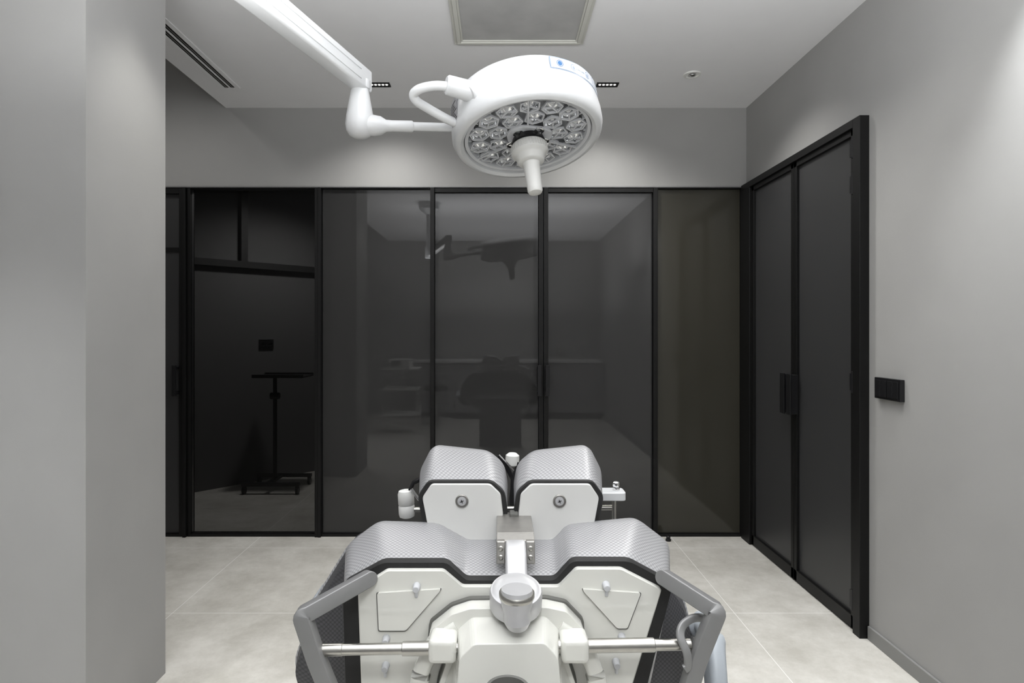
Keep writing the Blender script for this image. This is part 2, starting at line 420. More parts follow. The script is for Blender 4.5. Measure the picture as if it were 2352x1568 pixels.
g = Geo(); g.add(*latheg([(0.022, -0.001), (0.020, -0.010), (0.010, -0.014), (0.0, -0.015)], Matrix.Translation((1.155, 3.565, ZC)), 32)); g.build('lens', M_chrome, e, smooth=True)

# ------------------------------------------------------------ SURGICAL LAMP
LAMP = empty('surgical_lamp', (-0.83, 1.10, ZC), 'white surgical lamp with round led head on articulated ceiling arm', 'surgical lamp')
end = Vector((-0.508, 2.20, 2.335)); bd = Vector((0.277, 0.961, 0))
start = end - bd*1.15
g = Geo(); sec = rrect(0.062, 0.082, 0.010)
g.add(*sweepg([start-bd*0.05, end+bd*0.028], sec))
for hz in (-0.018, 0.016): # raised cover strip lines
    g.add(*sweepg([start+Vector((0.030, -0.0085, hz)), end+Vector((0.030, -0.0085, hz))-bd*0.05], rrect(0.006, 0.004)))
g.build('ceiling_arm', M_white, LAMP, smooth=True)
g = Geo(); g.add(*latheg([(0.05, 2.28), (0.055, 2.29), (0.055, 2.40), (0.035, 2.42), (0.035, 2.80), (0.12, 2.86), (0.14, ZC-0.001)], Matrix.Translation((start.x, start.y, 0)), 40))
g.build('ceiling_mount', M_white, LAMP, smooth=True)
# vertical knuckle
kx, ky = end.x, end.y
g = Geo()
px = 2.2/F
prof = [(0.0, 318), (14, 317), (24, 311), (31, 300), (33, 286), (31, 268), (26, 240), (21, 212), (18, 200), (17, 188), (17, 180)]
g.add(*latheg([(r*px, CAMZ-(v-760)*px) for r, v in prof], Matrix.Translation((kx-0.002, ky, 0)), 36))
g.add(*latheg([(0.033, 2.300), (0.036, 2.305), (0.036, 2.33)], Matrix.Translation((kx, ky, 0)), 36))
g.build('knuckle', M_white, LAMP, smooth=True)
LR = 0.290
n = Vector((0.112, -0.245, -0.962)).normalized()
C = S(1213, 324, 2.31)
LM = frame(C, -n, Vector((1, 0, 0)))
zt = CAMZ-(289-760)*px
tube_end = LM @ Vector((-0.26, -0.02, 0.075))
a0 = Vector((kx+0.02, ky-0.005, zt))
dirv = (tube_end-a0).normalized()
g = Geo()
g.add(*sweepg([a0, a0+dirv*0.03, a0+dirv*0.055, a0+dirv*0.075, a0+dirv*0.10, a0+dirv*0.17, a0+dirv*0.175], circ(1, 28), scales=[0.036, 0.038, 0.034, 0.022, 0.0205, 0.0215, 0.019]))
g.add(*sweepg([a0+dirv*0.17, tube_end], circ(0.0165, 28)))
g.build('swivel_tube', M_white, LAMP, smooth=True)

HEAD = None
g = Geo()
prof = [(0.246, 0.075), (0.246, 0.018), (0.250, 0.004), (0.262, -0.004), (0.276, -0.002), (0.286, 0.008), (0.291, 0.026), (0.291, 0.060), (0.287, 0.095), (0.283, 0.118),
        (0.2800, 0.120), (0.2815, 0.124), (0.281, 0.150), (0.277, 0.163), (0.268, 0.172), (0.24, 0.180), (0.12, 0.19), (0.0, 0.192)]
g.add(*latheg(prof, LM, 96))
HEAD = g.build('lamp_head', M_white, LAMP, smooth=True, label='round white lamp head housing')
# inner bezel and base plate
g = Geo(); g.add(*latheg([(0.2455, 0.016), (0.244, 0.012), (0.232, 0.014), (0.229, 0.022), (0.2285, 0.052), (0.0, 0.0525)], LM, 96, cap0=False))
for k in range(36):
    a = 2*math.pi*k/36; R = LM @ Matrix.Rotation(a, 4, 'Z')
    vs, fs = boxg(0.218, 0.230, -0.002, 0.002, 0.022, 0.052); g.add([R @ Vector(v) for v in vs], fs)
g.build('inner_bezel', M_bezel, HEAD, smooth=True)
def hexcup(cx, cy, r, rot):
    g = Geo(); T = LM @ Matrix.Translation((cx, cy, 0))
    # mirror bowl opening downward
    g.add(*latheg([(r*0.97, 0.022), (r*0.93, 0.030), (r*0.74, 0.041), (r*0.45, 0.047), (0.0, 0.049)], T, 24, cap0=False), 0)
    # hex rim + three spokes
    H = T @ Matrix.Rotation(rot, 4, 'Z')
    outer = [H @ Vector((r*1.16*math.cos(math.pi/3*k), r*1.16*math.sin(math.pi/3*k), 0.018)) for k in range(6)]
    inner = [H @ Vector((r*1.00*math.cos(math.pi/3*k), r*1.00*math.sin(math.pi/3*k), 0.018)) for k in range(6)]
    up = (LM.to_3x3() @ Vector((0, 0, 1)))*0.008
    vs = outer+inner+[p+up for p in outer]+[p+up for p in inner]; fs = []
    for k in range(6):
        k2 = (k+1) % 6
        fs += [(k, k2, 6+k2, 6+k), (12+k, 18+k, 18+k2, 12+k2), (k, 12+k, 12+k2, k2), (6+k, 6+k2, 18+k2, 18+k)]
    g.add(vs, fs, 1)
    for k in range(3):
        Rm = H @ Matrix.Rotation(2*math.pi*k/3, 4, 'Z')
        vs, fs = boxg(0, r*1.02, -0.0024, 0.0024, 0.018, 0.023); g.add([Rm @ Vector(v) for v in vs], fs, 1)
    g.add(*latheg([(r*0.30, 0.047), (r*0.28, 0.036), (r*0.16, 0.031), (0.0, 0.030)], T, 16), 2)
    g.build('reflector_cup', [M_cup, M_bezel, M_ledoff], HEAD, smooth=True)
for k in range(14):
    a = 2*math.pi*(k+0.5)/14; hexcup(0.190*math.cos(a), 0.190*math.sin(a), 0.0355, a)
for k in range(9):
    a = 2*math.pi*(k)/9; hexcup(0.119*math.cos(a), 0.119*math.sin(a), 0.0345, a)
# three divider bars
g = Geo()
for k in range(3):
    R = LM @ Matrix.Rotation(2*math.pi*k/3+math.radians(28), 4, 'Z')
    vs, fs = boxg(0.05, 0.235, -0.003, 0.003, 0.014, 0.022); g.add([R @ Vector(v) for v in vs], fs)
g.build('divider', M_bezel, HEAD)
# central lobed plate
out = []
for k in range(60):
    a = 2*math.pi*k/60; out.append((0.086+0.010*math.cos(3*a+0.6), a))
top = [LM @ Vector((r*math.cos(a), r*math.sin(a), 0.008)) for r, a in out]; bot = [LM @ Vector((r*math.cos(a), r*math.sin(a), 0.020)) for r, a in out]
g = Geo(); g.add(*loftg([top, bot])); g.build('centre_plate', M_bezel, HEAD, bevel=0.003)
for k in range(5):
    a = 2*math.pi*k/5+0.3
    g = Geo(); g.add(*latheg([(0.021, 0.008), (0.021, 0.003), (0.017, 0.002), (0.014, 0.007), (0.0, 0.009)], LM @ Matrix.Translation((0.066*math.cos(a), 0.066*math.sin(a), 0)), 24))
    g.build('lens_ring', M_cup, HEAD, smooth=True)
# handle
g = Geo(); g.add(*latheg([(0.060, 0.008), (0.063, 0.0), (0.066, -0.012), (0.060, -0.016), (0.055, -0.02)], LM, 48)); g.build('handle_collar', M_black2, HEAD, smooth=True)
prof = [(0.05, -0.014), (0.066, -0.020), (0.0705, -0.026), (0.0705, -0.052), (0.068, -0.058), (0.060, -0.064), (0.055, -0.070), (0.052, -0.088), (0.047, -0.094), (0.034, -0.098), (0.0315, -0.105),
        (0.0300, -0.14), (0.0285, -0.20), (0.0285, -0.212), (0.025, -0.220), (0.015, -0.224), (0.0, -0.225)]
g = Geo(); g.add(*latheg(prof, LM, 56))
for k in range(40):
    R = LM @ Matrix.Rotation(2*math.pi*k/40, 4, 'Z'); vs, fs = boxg(0.069, 0.0722, -0.0025, 0.0025, -0.050, -0.028); g.add([R @ Vector(v) for v in vs], fs)
g.build('sterile_handle', M_white2, HEAD, smooth=True)
# control panel wrapped on the near side
def wrap(g, a0, a1, z0, z1, r, mi, nseg=14, th=0.001):
    vs, fs = [], []
    for k in range(nseg+1):
        a = a0+(a1-a0)*k/nseg
        for rr in (r, r+th):
            for z in (z0, z1): vs.append(LM @ Vector((rr*math.cos(a), rr*math.sin(a), z)))
    for k in range(nseg):
        o = k*4; p = o+4
        fs += [(o+2, p+2, p+3, o+3), (o, o+1, p+1, p), (o+1, o+3, p+3, p+1), (o, p, p+2, o+2)]
    fs += [(0, 2, 3, 1), (nseg*4, nseg*4+1, nseg*4+3, nseg*4+2)]
    g.add(vs, fs, mi)
def wring(g, a, z, ro, ri, r, mi, n=20):
    vs, fs = [], []
    for k in range(n):
        t = 2*math.pi*k/n
        for q in (ro, ri):
            aa = a+q*math.cos(t)/r; vs.append(LM @ Vector((r*math.cos(aa), r*math.sin(aa), z+q*math.sin(t))))
    for k in range(n):
        k2 = (k+1) % n; fs.append((k*2, k2*2, k2*2+1, k*2+1))
    g.add(vs, fs, mi)
A0 = math.radians(-74); A1 = math.radians(-14)
g = Geo(); RR = 0.2865
wrap(g, A0, A1, 0.106, 0.154, RR-0.003, 2, 20, 0.0025)
wrap(g, A0+0.012, A1-0.012, 0.1095, 0.1505, RR-0.0005, 0, 20, 0.001)
def aat(f): return A0+(A1-A0)*f
r2 = RR+0.0012; zc = 0.130
wring(g, aat(0.13), zc, 0.0135, 0.0115, r2, 1); wring(g, aat(0.13), zc, 0.009, 0.0005, r2, 1)
for f in (0.33, 0.58): wring(g, aat(f), zc, 0.013, 0.0115, r2, 1); wring(g, aat(f), zc, 0.004, 0.002, r2, 1)
for f in (0.33, 0.58): wrap(g, aat(f)-0.004, aat(f)+0.004, zc-0.009, zc-0.004, r2, 1, 2, 0.0004)
for k in range(5): wrap(g, aat(0.40+0.025*k), aat(0.416+0.025*k), zc-0.003, zc+0.003+0.0, r2, 2, 2, 0.0004)
for f in (0.74, 0.93): wring(g, aat(f), zc+0.009, 0.0085, 0.0073, r2, 1); wring(g, aat(f), zc-0.010, 0.006, 0.005, r2, 1)
wrap(g, aat(0.80), aat(0.88), zc+0.006, zc+0.011, r2, 2, 3, 0.0004); wrap(g, aat(0.80), aat(0.88), zc-0.012, zc-0.008, r2, 2, 3, 0.0004)
g.build('control_panel', [M_label, M_blue, M_bluel], HEAD, label='white control sticker with blue button icons')
# rating label on far left side
g = Geo(); b0 = math.radians(-168); b1 = math.radians(-153)
wrap(g, b0, b1, 0.045, 0.135, 0.290, 0, 6, 0.001)
for k in range(7): wrap(g, b0+0.02, b1-0.02-0.03*(k % 3), 0.053+k*0.011, 0.057+k*0.011, 0.2912, 1, 4, 0.0004)
wring(g, math.radians(-144), 0.105, 0.011, 0.008, 0.2895, 2); wring(g, math.radians(-144), 0.105, 0.005, 0.0005, 0.2895, 2)
g.build('rating_label', [M_labelg, M_black2, M_blue], HEAD, label='grey rating label with fine print and round blue mark')
# side stub + loop handle
sa = math.radians(-132)
pin = LM @ Vector((0.25*math.cos(sa), 0.25*math.sin(sa), 0.118))
stub0 = S(1090, 226, 2.13); stub1 = S(1024, 194, 2.10)
g = Geo(); g.add(*cylg(stub0+(pin-stub0)*0.5, stub1, 0.037, 0.034, 32, 0.006)); g.add(*cylg(pin, stub0+(stub1-stub0)*0.25, 0.042, 0.040, 32, 0.004))
g.build('pivot', M_white, HEAD, smooth=True)
loop = [S(1040, 200, 2.10), S(1000, 197, 2.10), S(965, 204, 2.11), S(950, 217, 2.13), S(958, 233, 2.15), S(985, 250, 2.18), S(1020, 270, 2.20), S(1045, 282, 2.22)]
g = Geo(); g.add(*sweepg(smooth_path(loop, 6), circ(0.0165, 20))); g.build('loop_handle', M_white, HEAD, smooth=True)

# ------------------------------------------------------------ TREATMENT CHAIR
CH = empty('treatment_chair', (0.02, 1.45, 0), 'grey woven vinyl treatment chair with cream back shell and split headrest', 'medical chair')
V = Vector
def addY(P, dy, dz=0.0): return [p+V((0, dy, dz)) for p in P]
# --- backrest cushion
near = [(803, 1750), (788, 1334), (880, 1287), (1025, 1287), (1070, 1328), (1275, 1328), (1315, 1284), (1445, 1284), (1545, 1334), (1455, 1750)]
far = [(806, 1640), (792, 1252), (864, 1197), (1004, 1201), (1074, 1240), (1271, 1240), (1304, 1204), (1466, 1189), (1542, 1248), (1470, 1640)]
R_ = [0.01, 0.025, 0.016, 0.014, 0.010, 0.010, 0.014, 0.016, 0.025, 0.01]
N1 = rpoly([S(u, v, 1.13) for u, v in near], R_, 5); F1 = rpoly([S(u, v, 1.275) for u, v in far], R_, 5)
def mixr(A_, B_, t, dz=0): return [a.lerp(b_, t)+V((0, 0, dz)) for a, b_ in zip(A_, B_)]
def inset(P, s, Y=None):
    c = sum(P, V((0, 0, 0)))/len(P)
    o = [V((c.x+(p.x-c.x)*s, p.y, c.z+(p.z-c.z)*s)) for p in P]
    if Y is not None: o = [V((p.x, Y, p.z)) for p in o]
    return o
g = Geo()
g.add(*loftg([inset(N1, 0.985, 1.128), mixr(N1, F1, 0.03, 0.001), mixr(N1, F1, 0.12, 0.004), mixr(N1, F1, 0.5, 0.005), mixr(N1, F1, 0.85, 0.004), mixr(N1, F1, 0.96, 0.001), inset(F1, 0.985, 1.285), inset(F1, 0.94, 1.295)]))
BACK = g.build('backrest', M_silver, CH, smooth=True, label='silver woven backrest cushion')
# black edge band
bo = [(799, 1750), (786, 1336), (879, 1286), (1026, 1286), (1071, 1327), (1274, 1327), (1314, 1283), (1446, 1283), (1546, 1336), (1440, 1750)]
g = Geo(); P = rpoly([S(u, v, 1.125) for u, v in bo], [0.01, 0.018, 0.012, 0.010, 0.008, 0.008, 0.010, 0.012, 0.018, 0.01], 5)
g.add(*loftg([inset(P, 0.99, 1.115), P, addY(P, 0.012)])); g.build('edge_band', M_piping, BACK, smooth=True)
bi = [(836, 1750), (822, 1352), (888, 1309), (1018, 1309), (1062, 1346), (1284, 1346), (1324, 1305), (1428, 1305), (1520, 1352), (1398, 1750)]
g = Geo(); P = rpoly([S(u, v, 1.105) for u, v in bi], 0.005, 3)
g.add(*loftg([inset(P, 0.99, 1.102), P, addY(P, 0.014)])); SHELL = g.build('back_shell', M_cream, BACK, smooth=True, label='glossy cream plastic back shell')
for pn in ([(866, 1362), (1012, 1353), (1010, 1358), (932, 1448), (870, 1448)], [(1338, 1353), (1472, 1362), (1441, 1443), (1418, 1443), (1342, 1360)]):
    c = (sum(p[0] for p in pn)/len(pn), sum(p[1] for p in pn)/len(pn))
    g = Geo(); g.add(*plateg([(c[0]+(u-c[0])*1.03, c[1]+(v-c[1])*1.04) for u, v in pn], 1.0995, 0.003), 0); g.add(*plateg(pn, 1.096, 0.006), 1)  # larger grey slab stands in for the shade in the groove
    g.build('cover_plate', [M_gap, M_cream], BACK, bevel=0.0)
for u, v in ((957, 1346), (1392, 1343), (887, 1466), (1428, 1462), (886, 1528), (1415, 1520)):
    g = Geo(); p = S(u, v, 1.10); g.add(*cylg(p+V((0, 0.005, 0)), p-V((0, 0.012, 0.002)), 0.0075, 0.006, 20)); g.add(*cylg(p+V((0, -0.008, -0.003)), p-V((0, 0.004, 0.018)), 0.004, 0.003, 12))
    g.build('peg', M_bezel, BACK, smooth=True)
# charcoal side wings (front cushion seen past the shell)
W = [(-0.335, 0.930), (-0.285, 0.940), (0.30, 0.940), (0.355, 0.90), (0.42, 0.80), (0.455, 0.66), (0.44, 0.56), (-0.43, 0.56), (-0.462, 0.66), (-0.415, 0.80)]
P = rpoly([V((x, 1.36, z)) for x, z in W], 0.02, 4)
g = Geo(); g.add(*loftg([inset(P, 0.90, 1.298), inset(P, 0.97, 1.31), P, addY(P, 0.06), inset(addY(P, 0.1), 0.95)]))
g.build('side_bolster', M_dark, BACK, smooth=True, label='charcoal woven side bolster')
g = Geo(); ring_ = P+[P[0], P[1]]; g.add(*sweepg(ring_, circ(0.0035, 8), up=V((0, 1, 0)))); g.build('silver_piping', M_silver, BACK, smooth=True)
# --- headrest pads
def pad(mir):
    f = (lambda u: 2346-u) if mir else (lambda u: u)
    nr = [(980, 1255), (959, 1138), (984, 1102), (1130, 1102), (1160, 1128), (1167, 1180), (1145, 1255)]
    fr_ = [(990, 1225), (962, 1082), (994, 1019), (1124, 1033), (1158, 1062), (1168, 1112), (1150, 1225)]
    rr = [0.01, 0.02, 0.018, 0.018, 0.015, 0.02, 0.01]
    A_ = rpoly([S(f(u), v, 1.30) for u, v in nr], rr, 5); B_ = rpoly([S(f(u), v, 1.42) for u, v in fr_], rr, 5)
    g = Geo(); g.add(*loftg([inset(A_, 0.98, 1.297), mixr(A_, B_, 0.04), mixr(A_, B_, 0.3, 0.004), mixr(A_, B_, 0.8, 0.005), mixr(A_, B_, 0.95), inset(B_, 0.97, 1.428), inset(B_, 0.88, 1.438)]))
    o = g.build('headrest_pad', M_silver, CH, smooth=True, label='silver woven headrest pad')
    P = rpoly([S(f(u), v, 1.296) for u, v in nr], 0.012, 5); g = Geo(); g.add(*loftg([inset(P, 0.985, 1.288), P, addY(P, 0.006)])); g.build('edge_band', M_piping, o, smooth=True)
    q = [(991, 1255), (970, 1142), (991, 1111), (1126, 1111), (1150, 1134), (1156, 1183), (1135, 1255)]
    P = rpoly([S(f(u), v, 1.283) for u, v in q], 0.006, 4); g = Geo(); g.add(*loftg([inset(P, 0.985, 1.279), P, addY(P, 0.008)])); g.build('back_shell', M_white2, o, smooth=True)
    p = S(f(1061), 1150, 1.280)
    g = Geo(); g.add(*latheg([(0.0142, 0), (0.0142, 0.003), (0.0125, 0.004), (0.0115, 0.0015)], frame(p, (0, -1, 0)), 28), 0)
    g.add(*latheg([(0.0098, 0.0015), (0.0090, 0.0045), (0.004, 0.005), (0.0, 0.005)], frame(p, (0, -1, 0)), 28), 1)
    for a in (0, math.pi/2):
        R = frame(p, (0, -1, 0)) @ Matrix.Rotation(a+0.4, 4, 'Z'); vs, fs = boxg(-0.004, 0.004, -0.0008, 0.0008, 0.0045, 0.0054); g.add([R @ V(v) for v in vs], fs, 2)
    g.build('screw', [M_steeld, M_alub, M_black2], o, smooth=True)
pad(False); pad(True)
# --- bracket
cxb = 0.033
g = Geo()
prof = [(1.33, 1.006), (1.30, 1.016), (1.18, 1.012), (1.158, 1.004)]
for i in range(len(prof)-1):
    (ya, za), (yb, zb) = prof[i], prof[i+1]
    g.add(*loftg([[V((cxb-0.037, ya, za)), V((cxb+0.037, ya, za)), V((cxb+0.037, ya, za-0.01)), V((cxb-0.037, ya, za-0.01))], [V((cxb-0.037, yb, zb)), V((cxb+0.037, yb, zb)), V((cxb+0.037, yb, zb-0.01)), V((cxb-0.037, yb, zb-0.01))]]))
for s in (-1, 1):
    x0 = cxb+s*0.037; x1 = cxb+s*0.020
    g.add(*loftg([[V((x0, 1.150, 1.006)), V((x1, 1.150, 1.006)), V((x1, 1.140, 0.965)), V((x0, 1.140, 0.965))], [V((x0, 1.163, 1.006)), V((x1, 1.163, 1.006)), V((x1, 1.153, 0.965)), V((x0, 1.153, 0.965))]]))
g.build('headrest_bracket', M_steeld, CH, bevel=0.002, label='brushed steel headrest bracket')
bk = bpy.data.objects['headrest_bracket']
for s in (-1, 1):
    for z in (0.993, 0.977):
        g = Geo(); p = V((cxb+s*0.0285, 1.148-(0.993-z)*0.2, z)); g.add(*latheg([(0.0048, 0), (0.0048, 0.004), (0.003, 0.005), (0.0028, 0.003), (0, 0.003)], frame(p, (0, -1, 0.2)), 16)); g.build('bolt', M_steel, bk, smooth=True)
g = Geo(); vs, fs = boxg(cxb-0.009, cxb+0.009, 1.27, 1.30, 1.012, 1.022); g.add(vs, fs); g.build('slot_clip', M_gap, bk, bevel=0.002)
g = Geo(); pts = [V((cxb, 1.19, 0.985)), V((cxb, 1.16, 0.994)), V((cxb, 1.135, 0.985)), V((cxb, 1.11, 0.962)), V((cxb, 1.09, 0.940)), V((cxb, 1.075, 0.92))]
g.add(*sweepg(smooth_path(pts, 5), rrect(0.040, 0.022, 0.006))); g.build('headrest_link', M_alub, CH, smooth=True, label='curved satin aluminium link')
kc = S(1185, 1352, 1.045); KM = frame(kc, (0, -0.28, 0.96))
g = Geo(); g.add(*latheg([(0.030, -0.040), (0.0445, -0.036), (0.0462, -0.032), (0.0462, -0.006), (0.044, -0.001), (0.040, 0.0), (0.036, 0.003), (0.024, 0.004), (0.0, 0.004)], KM, 56))
KN = g.build('clamp_knob', M_alub, CH, smooth=True, label='round satin aluminium clamp knob')
g = Geo(); cy = 1.003
pts = [S(1187, 1352, cy), S(1187, 1368, cy), S(1187, 1388, cy-0.004), S(1187, 1404, cy-0.006), S(1188, 1420, cy-0.006), S(1188, 1432, cy-0.002)]
g.add(*sweepg(pts, circ(1, 28), up=V((0, 1, 0)), scales=[0.026, 0.028, 0.026, 0.022, 0.024, 0.019])); g.build('clamp_lever', M_alub, KN, smooth=True)
g = Geo(); g.add(*latheg([(0.0285, -0.003), (0.030, 0), (0.030, 0.006), (0.0285, 0.008)], frame(S(1187, 1368, cy), (0, -0.1, 1)), 32)); g.build('ring', M_steel, KN, smooth=True)
# --- central hub housing
hub = [(986, 1452), (1036, 1412), (1078, 1398), (1256, 1395), (1302, 1405), (1342, 1447), (1345, 1502), (1305, 1520), (1325, 1580), (1335, 1740), (985, 1740), (1005, 1580), (1025, 1522), (982, 1502)]
g = Geo(); P = rpoly([S(u, v, 1.055) for u, v in hub], 0.005, 3); g.add(*loftg([P, addY(P, 0.05)]))
HUB = g.build('hub_housing', M_cream, CH, smooth=False, bevel=0.004, bseg=3, label='glossy cream hub housing behind the backrest')
g = Geo(); P2 = [V((p.x, 1.0885, p.z)) for p in inset(P, 1.03)]; g.add(*loftg([P2, addY(P2, 0.012)])); g.build('gasket', M_gap, HUB)
h2 = [(1050, 1446), (1084, 1418), (1254, 1416), (1284, 1446), (1290, 1512), (1312, 1572), (1330, 1760), (995, 1760), (1020, 1572), (1044, 1512)]
g = Geo(); P = rpoly([S(u, v, 1.053) for u, v in h2], 0.007, 3); Q = [V((0.017+(p.x-0.017)*0.90, 0.985-(0.93-p.z)*0.10, p.z-0.010)) for p in P]
g.add(*loftg([Q, P, addY(P, 0.03)])); g.build('column_cover', M_cream, HUB, smooth=False, bevel=0.006, bseg=3)
g = Geo(); g.add(*boxg(0.008, 0.034, 1.03, 1.05, 0.906, 0.925)); g.build('notch', M_black2, HUB, bevel=0.003)
rc = S(1166, 1584, 0.90)
g = Geo(); g.add(*latheg([(0.036, -0.12), (0.036, 0.0), (0.033, 0.004), (0.029, 0.003), (0.028, -0.012), (0.0, -0.013)], Matrix.Translation(rc), 48), 0)
g.add(*latheg([(0.022, -0.0125), (0.018, -0.002), (0.0, -0.001)], Matrix.Translation(rc), 32), 1)
g.build('column_socket', [M_gap, M_steeld], HUB, smooth=True)
for s in (-1, 1): # curved lower arms
    g = Geo(); pts = [V((0.017+s*0.09, 1.065, 0.885)), V((0.017+s*0.13, 1.06, 0.855)), V((0.017+s*0.155, 1.06, 0.80)), V((0.017+s*0.165, 1.065, 0.70))]
    g.add(*sweepg(smooth_path(pts, 6), rrect(0.034, 0.03, 0.008))); g.build('lower_arm', M_cream, HUB, smooth=True)
# --- cross tube
tl = S(737, 1492, 1.03); tr_ = S(1588, 1479, 1.03)
g = Geo(); g.add(*cylg(tl, tr_, 0.0095, None, 28, 0.002)); 
for t0, t1, r in ((0.0, 0.06, 0.0102), (0.22, 0.30, 0.0118), (0.72, 0.90, 0.0116), (0.62, 0.72, 0.0118)): g.add(*cylg(tl.lerp(tr_, t0), tl.lerp(tr_, t1), r, None, 28, 0.001))
g.build('cross_tube', M_steel, CH, smooth=True, label='polished steel cross tube')
for s, u in ((-1, 1018), (1, 1318)):
    g = Geo(); g.add(*boxg(S(u, 0, 1.03).x-0.024, S(u, 0, 1.03).x+0.024, 1.008, 1.06, S(0, 1512, 1.03).z, S(0, 1456, 1.03).z)); g.build('tube_boss', M_cream, HUB, bevel=0.009, bseg=4, smooth=True)
# --- side rails
for k, pts in enumerate(([S(846, 1328, 1.10), S(694, 1413, 1.02), S(726, 1510, 1.02), S(812, 1720, 1.02)], [S(1527, 1326, 1.10), S(1646, 1403, 1.02), S(1603, 1510, 1.02), S(1545, 1700, 1.02)])):
    pth = round_path(pts, 0.005, 5)
    g = Geo(); g.add(*sweepg(pth, rrect(0.027, 0.024, 0.002), up=V((0, 1, 0.0))))
    dd = (pts[0]-pts[1]).normalized(); dn = dd.cross(V((0, 1, 0))).normalized(); dy = dn.cross(dd)
    g.add(*cylg(pts[0]-dy*0.0119, pts[0]+dy*0.0119, 0.0134, None, 28, 0.001))
    g.build('side_rail', M_alu, CH, smooth=True, label='angled satin grey side rail')
# hook and grey armrest
g = Geo(); pts = [S(1612, 1418, 1.05), S(1590, 1420, 1.04), S(1568, 1436, 1.03), S(1563, 1462, 1.02), S(1578, 1500, 1.01), S(1580, 1528, 1.01), S(1572, 1536, 1.01)]
g.add(*sweepg(smooth_path(pts, 6), rrect(0.014, 0.008, 0.003), up=V((0, 1, 0)))); g.build('hook_lever', M_alu, CH, smooth=True)
g = Geo(); pts = [S(1600, 1432, 1.35), S(1622, 1450, 1.30), S(1640, 1510, 1.20), S(1655, 1780, 1.12)]
g.add(*sweepg(smooth_path(pts, 6), rrect(0.034, 0.055, 0.012), up=V((0, 1, 0)))); g.build('armrest', M_bluegrey, CH, smooth=True, label='pale blue-grey plastic armrest')
g = Geo(); pts = [V((-0.45, 1.50, 0.72)), V((-0.45, 1.60, 0.72)), V((-0.44, 1.80, 0.70))]
g.add(*sweepg(pts, rrect(0.05, 0.03, 0.012))); g.build('armrest', M_bluegrey, CH, smooth=True, label='pale blue-grey plastic armrest')
# --- accessories beyond the headrest
g = Geo(); b0 = S(948, 1170, 1.47); b1 = S(1412, 1165, 1.47); g.add(*cylg(b0, b1, 0.006)); 
g.add(*cylg(b0+V((0.10, 0, 0)), b0+V((0.10, -0.1, -0.12)), 0.008)); g.add(*cylg(b1-V((0.10, 0, 0)), b1-V((0.10, 0.1, 0.12)), 0.008))
g.build('support_bar', M_steel, CH, smooth=True)
g = Geo(); p = S(935, 1188, 1.47); k = 1.47/F
g.add(*latheg([(0.012, 0), (0.018, 0.003), (0.0195, 0.010), (0.0195, 0.029), (0.0180, 0.031), (0.0195, 0.033), (0.0200, 0.058), (0.017, 0.066), (0.010, 0.068)], frame(p, (-0.05, 0, 1)), 32)); g.build('roller', M_white2, CH, smooth=True, label='white plastic roller')
g = Geo(); g.add(*sweepg([S(940, 1130, 1.47), S(950, 1108, 1.47), S(975, 1096, 1.47), S(1000, 1096, 1.47)], rrect(0.012, 0.010, 0.003))); g.build('roller_bracket', M_black2, CH, smooth=True)
g = Geo(); g.add(*sweepg([S(945, 1122, 1.46), S(962, 1146, 1.46), S(990, 1160, 1.46)], circ(0.004, 10))); g.build('roller_wire', M_chrome, CH, smooth=True)
g = Geo(); pz = S(1400, 1136, 1.46)
P = rpoly([V((pz.x-0.03, 1.44, 0)), V((pz.x+0.037, 1.44, 0)), V((pz.x+0.037, 1.49, 0)), V((pz.x-0.03, 1.49, 0))], 0.012, 4)
g.add(*loftg([[q+V((0, 0, pz.z-0.010)) for q in P], [q+V((0, 0, pz.z+0.010)) for q in P]])); PL = g.build('clamp_plate', M_white, CH, bevel=0.002, smooth=True, label='white enamelled clamp plate')
g = Geo(); g.add(*latheg([(0.009, 0), (0.009, 0.008), (0.007, 0.009), (0.0085, 0.012), (0.0085, 0.020), (0.006, 0.023), (0, 0.024)], Matrix.Translation((pz.x+0.017, 1.465, pz.z+0.009)), 24)); g.build('chrome_knob', M_chrome, PL, smooth=True)
g = Geo(); g.add(*cylg((pz.x+0.012, 1.465, pz.z-0.01), (pz.x+0.012, 1.465, pz.z-0.16), 0.005)); g.build('post', M_steel, PL, smooth=True)
g = Geo(); p = S(1176, 1070, 1.55); g.add(*latheg([(0.012, 0), (0.017, 0.004), (0.018, 0.020), (0.0175, 0.028), (0.010, 0.034), (0, 0.035)], frame(p, (0.05, 0, 1)), 32)); g.build('roller', M_white2, CH, smooth=True, label='white plastic roller')
g = Geo(); g.add(*sweepg([S(1142, 1048, 1.52), S(1165, 1075, 1.52), S(1178, 1100, 1.52), S(1176, 1180, 1.50)], rrect(0.012, 0.006, 0.002), up=V((0, 1, 0)))); g.add(*sweepg([S(1192, 1062, 1.54), S(1180, 1090, 1.54), S(1170, 1180, 1.50)], rrect(0.010, 0.005, 0.002), up=V((0, 1, 0)))); g.build('strap', M_black2, CH, smooth=True)
g = Geo(); g.add(*sweepg([S(1146, 1044, 1.515), S(1180, 1080, 1.515)], circ(0.0025, 8))); g.build('wire', M_chrome, CH)
